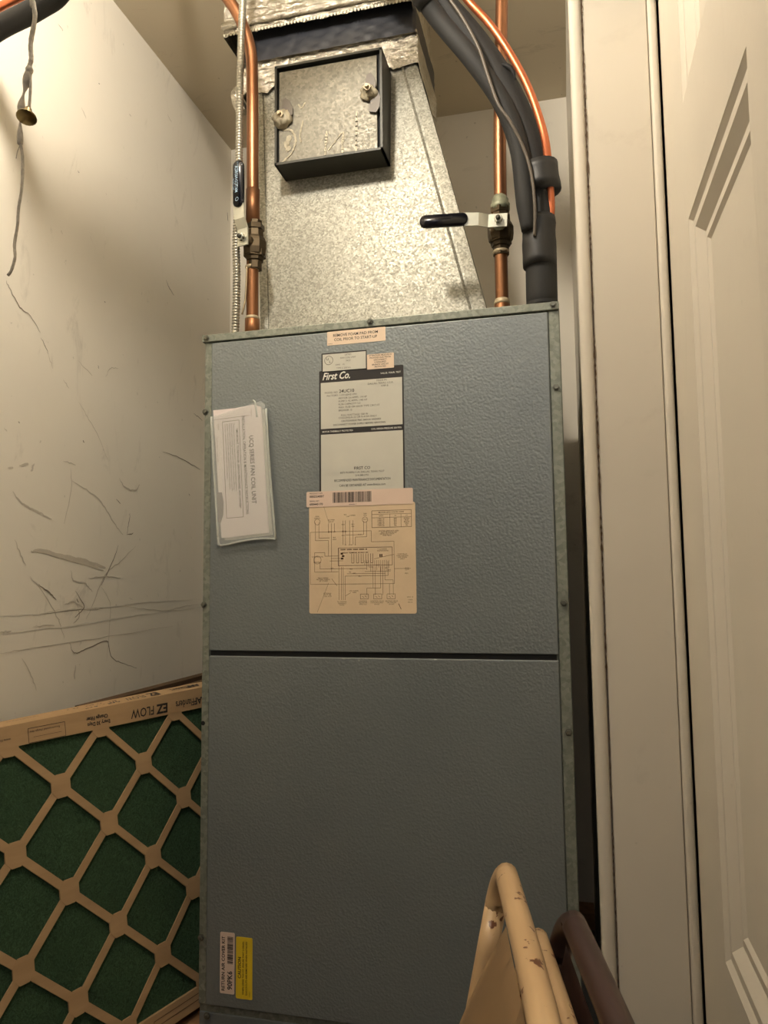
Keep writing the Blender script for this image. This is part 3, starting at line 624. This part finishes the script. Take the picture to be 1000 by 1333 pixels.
# ================================================================== pipes
def lever_valve(t, c, axis_out, lever_dir, body_mat, top_mat, lever_len, text=False, drop=0):
    """ball valve centred at c on a vertical pipe; stem points along axis_out"""
    c = Vector(c); ao = Vector(axis_out).normalized(); ld_ = Vector(lever_dir).normalized(); sd = ao.cross(ld_).normalized()
    b = obj('valve_body', lathe(bmesh.new(), c+Vector((0, 0, -.042)), (0, 0, 1), [(0, .0125), (.014, .0125), (.0145, .015), (.020, .0155), (.024, .019), (.034, .0205), (.046, .0205), (.052, .018), (.056, .0155), (.066, .0150), (.072, .0125), (.084, .0125)], 8), body_mat, t)
    hx = obj('hex_collar', lathe(bmesh.new(), c+Vector((0, 0, -.022)), (0, 0, 1), [(0, .0175), (.001, .0190), (.012, .0190), (.013, .0175)], 6), body_mat, b)
    obj('hex_collar', lathe(bmesh.new(), c+Vector((0, 0, .026)), (0, 0, 1), [(0, .0150), (.001, .0162), (.009, .0162), (.010, .0150)], 6), body_mat, b)
    obj('stem', lathe(bmesh.new(), c, ao, [(.010, .010), (.024, .010), (.025, .006), (.040, .006)], 12), top_mat, b, True)
    # lever: flat strap with a step, then a vinyl grip
    h = .031
    pr = [(-.013, h), (.016, h), (.030, h+.008), (lever_len*.42, h+.010)]
    lv = bmesh.new()
    for (a, ha), (d_, hb) in zip(pr, pr[1:]):
        p0, p1 = c+ld_*a+ao*ha, c+ld_*d_+ao*hb; wa = .0105; t_ = ao*.0024
        vs = [lv.verts.new(q) for q in (p0-sd*wa, p0+sd*wa, p1+sd*wa, p1-sd*wa, p0-sd*wa+t_, p0+sd*wa+t_, p1+sd*wa+t_, p1-sd*wa+t_)]
        for f in ((3, 2, 1, 0), (4, 5, 6, 7), (0, 1, 5, 4), (1, 2, 6, 5), (2, 3, 7, 6), (3, 0, 4, 7)): lv.faces.new([vs[i] for i in f])
    lever = obj('lever', lv, MZINC, t)
    a0, a1 = lever_len*.38, lever_len
    gb = prism(bmesh.new(), rrect(a0, a1, -.0098, .0098, .0088, 6), c+ao*(h+.0075), ld_, sd, ao*.0085)
    bmesh.ops.bevel(gb, geom=gb.edges[:], offset=.0015, segments=2, affect='EDGES')
    obj('vinyl_grip', gb, MVINYL, lever, True)
    obj('lever_nut', lathe(bmesh.new(), c+ao*(h+.002), ao, [(0, .0085), (.0015, .0085), (.0016, .0065), (.007, .0065), (.0075, .0055)], 6), MZINC, lever)
    obj('stem_tip', lathe(bmesh.new(), c+ao*(h+.009), ao, [(0, .0038), (.004, .0036)], 10), MDARK, lever, True)
    if text:
        q = Print(c+ao*(h+.0165), ld_, sd*-1 if text == 2 else sd)
        q.text('MATCO-NORCA', a0+.024, -.0015, .0085, bold=.015, sx=.72).text('600 WOG', a1-.021, .002, .004, bold=.01).text('BALL VALVE', a0+.030, -.0075, .0036)
        q.circle(a0+.012, 0, .003, .0007, 10); q.done('grip_lettering', MBLUINK, lever)
# left pipe
cp = thing('copper_water_pipe', 'left copper pipe with upright black lever valve, bending away at the top', 'pipe', (-.501, 1.14, 1.722))
R_ = .0102
obj('pipe', T([(-.502, 1.14, 1.925), (-.503, 1.14, 2.05), (-.504, 1.14, 2.18), (-.507, 1.14, 2.235), (-.517, 1.137, 2.275), (-.534, 1.130, 2.315), (-.565, 1.12, 2.36), (-.61, 1.10, 2.42), (-.635, 1.09, 2.464)], R_, 16, 10), MCU, cp, True)
obj('pipe', T([(-.502, 1.14, 1.7227), (-.502, 1.14, 1.80), (-.502, 1.14, 1.88)], R_, 16, 4), MCUD, cp, True)
obj('pipe_sleeve', lathe(bmesh.new(), (-.502, 1.14, 1.915), (0, 0, 1), [(0, .0118), (.070, .0118), (.071, .0102)], 16), MCUD, cp, True)
obj('coupling', lathe(bmesh.new(), (-.502, 1.14, 1.7228), (0, 0, 1), [(0, .0125), (.034, .0125), (.035, .011)], 16), MCUD, cp, True)
obj('solder_ring', lathe(bmesh.new(), (-.502, 1.14, 1.757), (0, 0, 1), [(0, .0122), (.002, .0126), (.005, .0110), (.006, .0102)], 16), MSOLDER, cp, True)
obj('solder_ring', lathe(bmesh.new(), (-.502, 1.14, 1.8435), (0, 0, 1), [(0, .0103), (.003, .0122), (.006, .0126)], 16), MSOLDER, cp, True)
lever_valve(cp, (-.498, 1.14, 1.886), (-.25, -1, 0), (-.01, 0, 1), MBRASS, MBRASS, .128, text=2)
obj('flux_drip', T([(-.5085, 1.1315, 1.848), (-.5095, 1.1313, 1.82), (-.5115, 1.132, 1.79), (-.518, 1.134, 1.766)], .0017, 6, 6), MSOLDER, cp, True)
# right pipe
cr = thing('copper_water_pipe', 'right copper pipe with sideways black lever valve, beside the black insulated line', 'pipe', (-.086, 1.16, 1.722))
cx = -.086
obj('pipe', T([(-.087, 1.16, 1.89), (-.084, 1.16, 2.05), (-.076, 1.16, 2.25), (-.068, 1.16, 2.464)], R_, 16, 8), MCU, cr, True)
obj('pipe', T([(-.088, 1.16, 1.7227), (-.088, 1.16, 1.79), (-.088, 1.16, 1.86)], R_, 16, 4), MCUD, cr, True)
obj('coupling', lathe(bmesh.new(), (-.088, 1.16, 1.7228), (0, 0, 1), [(0, .0124), (.026, .0124), (.027, .011)], 16), MCUD, cr, True)
obj('solder_ring', lathe(bmesh.new(), (-.088, 1.16, 1.749), (0, 0, 1), [(0, .0122), (.003, .0127), (.008, .0118), (.009, .0102)], 16), MSOLDER, cr, True)
obj('solder_ring', lathe(bmesh.new(), (-.088, 1.16, 1.8305), (0, 0, 1), [(0, .0103), (.003, .0128), (.006, .0130)], 16), MSOLDER, cr, True)
lever_valve(cr, (-.0875, 1.16, 1.871), (0, -1, .02), (-1, 0, .06), MBRASS, MVERD, .122)
obj('flux_stain_collar', lathe(bmesh.new(), (-.087, 1.16, 1.903), (0, 0, 1), [(0, .0150), (.010, .0152), (.012, .0130), (.018, .0132), (.020, .0112), (.024, .0104)], 16), MVERD, cr, True)
obj('stub_pipe', T([(-.080, 1.175, 1.731), (-.068, 1.18, 1.731)], .008, 10, 1), MBRASS, cr, True)

# armoured conduit
pts = catmull([(-.523, 1.118, 1.7228), (-.5215, 1.118, 1.76), (-.5215, 1.120, 1.83), (-.5235, 1.121, 1.89), (-.520, 1.123, 1.98), (-.520, 1.123, 2.06), (-.519, 1.122, 2.15), (-.516, 1.120, 2.25), (-.512, 1.118, 2.34), (-.508, 1.12, 2.464)], 4)
den = []
total = sum((b-a).length for a, b in zip(pts, pts[1:])); step = .00125
acc = 0
for a, b in zip(pts, pts[1:]):
    L_ = (b-a).length
    while acc < L_: den.append(a.lerp(b, acc/L_)); acc += step
    acc -= L_
cd = obj('armored_conduit', tube(bmesh.new(), den, lambda i, n: (.0046, .0062, .0066, .0058)[i % 4], 10), MCOND, None, True)
cd['label'] = 'ribbed silver armored conduit running up beside the left copper pipe'; cd['category'] = 'conduit'

# insulated refrigerant lines: thick and thin black sleeve taped together, copper line, cable
ins = thing('insulated_refrigerant_line', 'thick black foam insulated line curving up from the cabinet right corner', 'insulated pipe', (-.028, 1.18, 1.722))
MAIN = [(-.0257, 1.123, 1.7250), (-.0257, 1.123, 1.735)]+(lambda pts: [(x*.95, y*.95, 1.32+(z-1.32)*.95) for x, y, z in pts])([ (-.027, 1.18, 1.77), (-.0265, 1.18, 1.84), (-.0275, 1.18, 1.92), (-.0375, 1.18, 2.005), (-.064, 1.18, 2.09), (-.099, 1.18, 2.165), (-.148, 1.18, 2.245), (-.21, 1.18, 2.325)])+[(-.28, 1.12, 2.35), (-.38, 1.11, 2.464)]
obj('insulation_sleeve', T(MAIN, lambda i, n: .0235 if i < 24 else .0225, 18, 8), MFOAM, ins, True)
nearer = lambda pts, k: [(x*k, y*k, 1.32+(z-1.32)*k) for x, y, z in pts]
THIN = nearer([(-.044, 1.150, 1.86), (-.0475, 1.150, 1.92), (-.055, 1.150, 2.00), (-.079, 1.147, 2.075), (-.122, 1.143, 2.15), (-.18, 1.14, 2.235)], .955)+[(-.225, 1.04, 2.255), (-.31, .97, 2.28), (-.42, .90, 2.27), (-.485, .82, 2.24), (-.525, .755, 2.21), (-.58, .785, 2.175), (-.650, .835, 2.140), (-.704, .85, 2.130), (-.774, .86, 2.122), (WX, .87, 2.108)]
s2 = obj('thin_insulation_sleeve', T(THIN, lambda i, n: .0145 if i > 5 else .010+.0008*i, 16, 8), MFOAM, ins, True)
def wrap(path, i0, i1, rad, name='tape_wrap', seed=1, n=8):
    P = catmull(path, n)[i0:i1]; rnd = random.Random(seed); J = [rnd.uniform(-.0012, .0012) for _ in range(len(P)+2)]
    return obj(name, tube(bmesh.new(), P, lambda i, m: rad+J[i]*.6, 20), MTAPE, ins, True)
def shift(path, d): return [tuple(Vector(p)+Vector(d)) for p in path]
wrap(shift(MAIN, (.006, -.009, 0)), 33, 38, .0285, seed=2)
wrap(shift(MAIN, (-.002, -.004, 0)), 21, 30, .0252, seed=3)
wrap(shift(THIN, (0, 0, 0)), 42, 50, .0165, seed=5)
obj('torn_slit', T(nearer([(-.083, 1.1625, 2.145), (-.075, 1.1600, 2.147), (-.062, 1.1585, 2.135), (-.058, 1.1590, 2.118)], .95), lambda i, n: .0005+.0036*math.sin(PI*i/n), 6, 6), MBLK, ins, True)
ol = obj('copper_line', T(shift(nearer([(-.016, 1.176, 1.865), (-.0105, 1.174, 1.90), (-.0125, 1.165, 1.96), (-.0175, 1.155, 2.01), (-.0375, 1.155, 2.085), (-.065, 1.155, 2.150), (-.098, 1.155, 2.210), (-.138, 1.155, 2.267)], .955), (.002, -.011, 0))+[(-.19, 1.045, 2.295), (-.30, .98, 2.318), (-.42, .91, 2.297), (-.49, .83, 2.267), (-.525, .765, 2.236), (-.58, .79, 2.204), (-.650, .837, 2.169), (-.704, .848, 2.159), (-.774, .857, 2.151), (WX, .865, 2.138)], .0060, 12, 8), MCUO, None, True)
ol['label'] = 'thin bright orange copper line along the outer edge of the black insulated line'; ol['category'] = 'pipe'
cb = obj('control_cable', T(nearer([(-.0345, 1.140, 1.845), (-.0325, 1.133, 1.89), (-.036, 1.130, 1.94), (-.0475, 1.127, 1.985), (-.066, 1.120, 2.025), (-.083, 1.118, 2.055), (-.098, 1.118, 2.105), (-.112, 1.118, 2.155), (-.139, 1.118, 2.215), (-.175, 1.12, 2.28), (-.23, 1.13, 2.40)], .957)+[(-.235, 1.10, 2.464)], .0023, 8, 8), MCABLE, None, True)
cb['label'] = 'thin grey brown cable lying along the front of the black insulated line'; cb['category'] = 'cable'

# ================================================================== lamp and pull cord
lamp = thing('ceiling_lamp', 'bare bulb in a white porcelain ceiling lamp holder above the pull cord', 'lamp', (LAMP.x, LAMP.y, CZ))
obj('lamp_holder', lathe(bmesh.new(), (LAMP.x, LAMP.y, CZ), (0, 0, -1), [(0, .055), (.010, .055), (.02, .040), (.035, .026), (.045, .022)], 24), MPORC, lamp, True)
obj('bulb', lathe(bmesh.new(), (LAMP.x, LAMP.y, CZ-.045), (0, 0, -1), [(0, .013), (.02, .015), (.045, .026), (.075, .029), (.098, .021), (.106, .006)], 20), MGLASS, lamp, True)
pc = thing('pull_cord', 'dusty grey string pull cord with small brass bell at the top left', 'pull cord', (-.461, .55, 1.85))
def wob(a, k=.0011): 
    rnd = random.Random(11); return lambda i, n: a*(.92+.16*rnd.random())
obj('cord', T([(-.452, .555, CZ-.06), (-.456, .55, 2.1), (-.461, .55, 1.870), (-.4595, .55, 1.851), (-.4575, .55, 1.835), (-.461, .55, 1.812), (-.460, .55, 1.796), (-.4615, .55, 1.789)], wob(.0020), 8, 10), MSTRING, pc, True)
obj('knot', lathe(bmesh.new(), (-.4615, .55, 1.780), (0, 0, 1), [(0, .001), (.003, .0030), (.006, .0036), (.009, .0022), (.011, .001)], 8), MSTRING, pc, True)
obj('cord_loop', T([(-.461, .55, 1.785), (-.4598, .55, 1.770), (-.4600, .55, 1.757), (-.4605, .55, 1.748)], wob(.0013), 6, 6), MSTRING, pc, True)
obj('dusty_strand', T([(-.4620, .55, 1.785), (-.4650, .55, 1.770), (-.4670, .549, 1.758), (-.4685, .549, 1.745), (-.4685, .549, 1.733), (-.4680, .549, 1.715)], lambda i, n: (.0024+.0014*math.sin(i*.5))*(1-.3*i/n), 8, 6), MSTRING, pc, True)
obj('frayed_strand', T([(-.4680, .549, 1.718), (-.4660, .55, 1.705), (-.4650, .55, 1.690), (-.4655, .55, 1.672), (-.4680, .55, 1.655), (-.4685, .55, 1.640), (-.4710, .55, 1.622), (-.4700, .55, 1.610), (-.4735, .55, 1.598), (-.4770, .55, 1.594)], wob(.0013), 6, 8), MSTRING, pc, True)
obj('frayed_strand', T([(-.4680, .549, 1.714), (-.4705, .549, 1.708), (-.4715, .549, 1.702)], .0004, 5, 4), MSTRING, pc, True)
obj('bell', lathe(bmesh.new(), (-.4605, .549, 1.748), (.12, -.30, -1), [(0, .0022), (.002, .0034), (.005, .0040), (.008, .0052), (.0105, .0082), (.012, .0088), (.0125, .0080)], 18), MBELL, pc, True)

# ================================================================== air filters
def clip(poly, a, b, c):          # keep a*x+b*y<=c
    out = []
    for i in range(len(poly)):
        p, q = poly[i], poly[(i+1) % len(poly)]; fp, fq = a*p[0]+b*p[1]-c, a*q[0]+b*q[1]-c
        if fp <= 0: out.append(p)
        if fp*fq < 0: t = fp/(fp-fq); out.append((p[0]+t*(q[0]-p[0]), p[1]+t*(q[1]-p[1])))
    return out
FO = Vector((-.77143, .92201, 1.09555)); FU = Vector((.02306, .07392, .00009)); FV = Vector((.01216, -.00371, -.07226))
FN = FU.cross(FV).normalized()
if FN.x < 0: FN = -FN            # towards the viewer
def fp(i, j, d=0): return FO+FU*i+FV*j+FN*d
I0, I1, J0, J1 = -1.25, 5.28, -.39, 6.42
base = fp((I0+I1)/2, J1, -.012)
af = thing('air_filter', 'green mesh air filter in cardboard frame leaning at the lower left', 'air filter', base)
TH = .0245
W0, W1, H0, H1 = I0+.28, I1-.28, .06, 6.02       # the opening
def fbox(bm, i0, i1, j0, j1, d0, d1):
    vs = [bm.verts.new(fp(i, j, d)) for d in (d0, d1) for i, j in ((i0, j0), (i1, j0), (i1, j1), (i0, j1))]
    for f in ((0, 1, 2, 3), (7, 6, 5, 4), (0, 4, 5, 1), (1, 5, 6, 2), (2, 6, 7, 3), (3, 7, 4, 0)): bm.faces.new([vs[k] for k in f])
    bmesh.ops.recalc_face_normals(bm, faces=bm.faces[:]); return bm
bm = bmesh.new()
for a in ((I0, I1, H1, J1), (I0, W0, H0, H1), (W1, I1, H0, H1)): fbox(bm, *a, -TH, 0)
JF = lambda i: -.35-.016*i          # front fold and (slightly raised) back edge of the crushed top face
JB = lambda i: -.45-.022*i
vs = [bm.verts.new(q) for q in (fp(I0, JF(I0), 0), fp(I1, JF(I1), 0), fp(I1, H0, 0), fp(I0, H0, 0), fp(I0, JB(I0), -TH), fp(I1, JB(I1), -TH), fp(I1, H0, -TH), fp(I0, H0, -TH))]
for f in ((0, 1, 2, 3), (7, 6, 5, 4), (0, 4, 5, 1), (1, 5, 6, 2), (2, 6, 7, 3), (3, 7, 4, 0)): bm.faces.new([vs[k] for k in f])
bmesh.ops.recalc_face_normals(bm, faces=bm.faces[:])
obj('cardboard_frame', bm, MCARD, af)
obj('filter_media', fbox(bmesh.new(), W0-.05, W1+.05, H0-.05, H1+.05, -TH+.004, -.0055), MGREEN, af)
# die-cut lattice: diamonds removed -> build lattice as strips with gusset nodes
lat = bmesh.new(); hw = .078      # strip half width in grid units
def strip(a, b):
    d = Vector((b[0]-a[0], b[1]-a[1])).normalized(); n = Vector((-d.y, d.x))*hw
    poly = [(a[0]-n.x, a[1]-n.y), (b[0]-n.x, b[1]-n.y), (b[0]+n.x, b[1]+n.y), (a[0]+n.x, a[1]+n.y)]
    return poly
def addpoly(poly, dz=0):
    for c in ((1, 0, W1), (-1, 0, -W0), (0, 1, H1), (0, -1, -H0)): poly = clip(poly, *c)
    if len(poly) < 3: return
    top = [lat.verts.new(fp(x, y, -.0006+dz)) for x, y in poly]; bot = [lat.verts.new(fp(x, y, -.0028)) for x, y in poly]
    lat.faces.new(top); n = len(poly)
    for k in range(n): lat.faces.new((top[k], bot[k], bot[(k+1) % n], top[(k+1) % n]))
zo = [0]
for i in range(-3, 8):
    for j in range(-2, 9):
        if (i+j) % 2 == 0:
            addpoly(strip((i, j), (i+1, j+1))); addpoly(strip((i, j), (i-1, j+1)), -.0003)
            if (i % 2 == 0) == (j % 2 == 0):
                addpoly([(i-.20, j-.10), (i-.09, j-.23), (i+.09, j-.23), (i+.20, j-.10), (i+.20, j+.10), (i+.09, j+.23), (i-.09, j+.23), (i-.20, j+.10)], .0003)
bmesh.ops.recalc_face_normals(lat, faces=lat.faces[:])
obj('diamond_lattice', lat, MCARD, af)
# upside-down lettering: text right vector points along -FU, up vector along +FV
eu, ev = -FU.normalized(), FV.normalized()
ul, vl = FU.length, FV.length
p = Print(fp(0, 0, .0004), eu, ev)
def ft(t, i, j, size, **k): p.text(t, -i*ul, j*vl, size, align='CENTER', **k)
ft('EZ', 3.66, -.12, .0215, bold=.035, shear=.15); ft('FLOW', 3.11, -.12, .0205, sx=.85, shear=.15, bold=.01)
ft('AAF', 4.80, -.13, .0160, bold=.03); ft('Flanders', 4.33, -.13, .0175, sx=.75, bold=.01)
ft('Change Filter', 1.93, -.19, .0082, bold=.025, sx=.9); ft('Every 30 Days', 1.96, -.07, .0082, bold=.025, sx=.9)
p.frame(-1.18*ul, -.40*ul, -.23*vl, .05*vl, .0007); ft('Recommended change date', .75, -.16, .0044); p.line([(-1.10*ul, -.05*vl), (-.5*ul, -.05*vl)], .0004)
ft('www.filter.com', -.15, -.1, .005); p.frame(.30*ul, 1.1*ul, -.25*vl, 0.0, .0007)
p.done('printed_text', MINK, af)
# top edge face (looking up): right vector -FU, up vector = +FN
te = (fp(5, JB(5), -TH)-fp(0, JB(0), -TH)).normalized(); tv = (fp(2, JF(2), 0)-fp(2, JB(2), -TH)); TW = tv.length; tn = te.cross(tv).normalized()
if tn.z < 0: tn = -tn
p = Print(fp(0, JB(0), -TH)+tn*.0005+tv*.5, -te, tv)
def ft2(t, i, d, size, **k): p.text(t, -i*ul, d, size, align='CENTER', **k)
ft2('EZ', 3.56, .001, .0200, bold=.035); ft2('FLOW', 3.05, .001, .0190, sx=.75); ft2('AAF', 4.78, 0, .0160, bold=.04); ft2('Flanders', 4.35, 0, .0170, sx=.7)
ft2('20" x 20" x 1"', 1.95, 0, .0165, sx=1.1, bold=.03)
ft2('Disposable air filter, install with the arrow', .55, .004, .0052, sx=.8); ft2('in the direction of the air flow', .45, -.004, .0052, sx=.8)
p.rect(-1.16*ul, -1.04*ul, -.003, .003); p.line([(-1.17*ul, .0035), (-1.10*ul, .008), (-1.03*ul, .0035)], .002)
p.done('edge_lettering', MINK, af)
# seams on the bottom border
p = Print(fp(0, 0, .0004), FU, -FV)
p.line([(2.6*ul, -6.14*vl), (4.9*ul, -6.14*vl), (4.9*ul, -6.26*vl), (2.6*ul, -6.26*vl), (2.6*ul, -6.14*vl)], .001)
p.done('border_print', MINKB, af)
# second, darker filter behind it
bt = thing('air_filter', 'dark old filter frame showing behind the green filter against the wall', 'air filter', (-.80, 1.45, .618))
bm = bmesh.new()
for a in ((1.10, 1.60, 1.085, 1.120), (1.10, 1.60, .6185, .65), (1.10, 1.13, .65, 1.085), (1.57, 1.60, .65, 1.085)): box(bm, -.795, -.772, a[0], a[1], a[2], a[3])
obj('cardboard_frame', bm, MCARDD, bt); obj('filter_media', B(-.790, -.778, 1.13, 1.57, .65, 1.085), MBLK, bt)
bm = bmesh.new()
for z in (1.093, 1.101, 1.109): box(bm, -.772, -.7705, 1.11, 1.59, z, z+.002)
obj('frame_ridge', bm, MCARD, bt)

# ================================================================== folding chairs
def make_chair(name, label, Cn, lean, m_tube, m_panel, group=None, bulge=.05, rt=.0112, zf=0, width=.42, pa=.035):
    u = Vector((.1704, -.9854, 0)).normalized(); nh = Vector((-.9854, -.1704, 0)).normalized()
    wv = nh*math.sin(lean)+Vector((0, 0, -math.cos(lean))); n = nh*math.cos(lean)+Vector((0, 0, math.sin(lean)))
    Cn = Vector(Cn); L = (Cn.z-zf)/math.cos(lean)-rt*.9
    P = lambda a, b, c=0: Cn+u*a+wv*b+n*c
    t = thing(name, label, 'chair', (P(width/2, L).x, P(width/2, L).y, 0), group)
    def U(wd, top, foot, off, cr, a0=0):
        pts = [P(a0, foot, off), P(a0, foot*.5, off), P(a0, top+cr*2, off), P(a0, top+cr, off)]
        for k in range(1, 8):
            a = PI/2*k/8; pts.append(P(a0+cr*(1-math.cos(a)), top+cr*(1-math.sin(a)), off))
        pts += [P(a0+cr, top, off), P(a0+wd/2, top-.004, off), P(a0+wd-cr, top, off)]
        for k in range(1, 8):
            a = PI/2*k/8; pts.append(P(a0+wd-cr*(1-math.sin(a)), top+cr*(1-math.cos(a)), off))
        pts += [P(a0+wd, top+cr, off), P(a0+wd, top+cr*2, off), P(a0+wd, foot*.5, off), P(a0+wd, foot, off)]
        return [tuple(q) for q in pts]
    obj('back_frame', T(U(width, 0, L, 0, .045), rt, 14, 3), m_tube, t, True)
    obj('front_leg_frame', T(U(width-.064, .33, L-.03, 0, .04, .032), rt*.85, 12, 3), m_tube, t, True)
    # back panel: curved sheet
    bm = bmesh.new(); G = []
    for j in range(13):
        f = j/12; b = .018+f*.21; row = []
        for i in range(17):
            g = i/16; a = pa+(width-.035-pa)*g; c = .004+bulge*math.sin(PI*.5*min(1, f*1.25))*(.72+.28*math.sin(PI*g))
            row.append(bm.verts.new(P(a, b, c)))
        G.append(row)
    for a, b in zip(G, G[1:]):
        for k in range(16): bm.faces.new((a[k], a[k+1], b[k+1], b[k]))
    r = bmesh.ops.solidify(bm, geom=bm.faces[:], thickness=.0015)
    obj('back_panel', bm, m_panel, t, True)
    obj('seat', prism(bmesh.new(), rrect(.048, width-.048, -.80, -.38, .04), P(0, 0, -.006), u, -wv, n*.012), m_panel, t)
    obj('stretcher', T([tuple(P(.034, .90)), tuple(P(width/2, .90)), tuple(P(width-.034, .90))], .006, 8, 2), m_tube, t, True)
    for a in (0, width): obj('foot_cap', lathe(bmesh.new(), P(a, L+rt*.6), -wv, [(0, rt+.001), (.03, rt+.001), (.031, rt)], 12), MRUB, t, True)
    return t
make_chair('folding_chair', 'tan metal folding chair with chipped rail, leftmost and highest of the folded chairs', (-.0745, .806, 1.030), math.radians(12), MTANC, MTAN, 'folded metal chairs', bulge=.046, pa=.105)
make_chair('folding_chair', 'second tan metal folding chair, tucked between the first one and the dark brown one', (-.043, .755, .995), math.radians(12), MTANC, MTAN, 'folded metal chairs', bulge=.006, rt=.0095)
make_chair('folding_chair', 'dark brown metal folding chair, rightmost of the folded chairs, beside the door jamb', (-.011, .735, 1.020), math.radians(12), MBRN, MBRN, 'folded metal chairs', bulge=.006, rt=.0110)
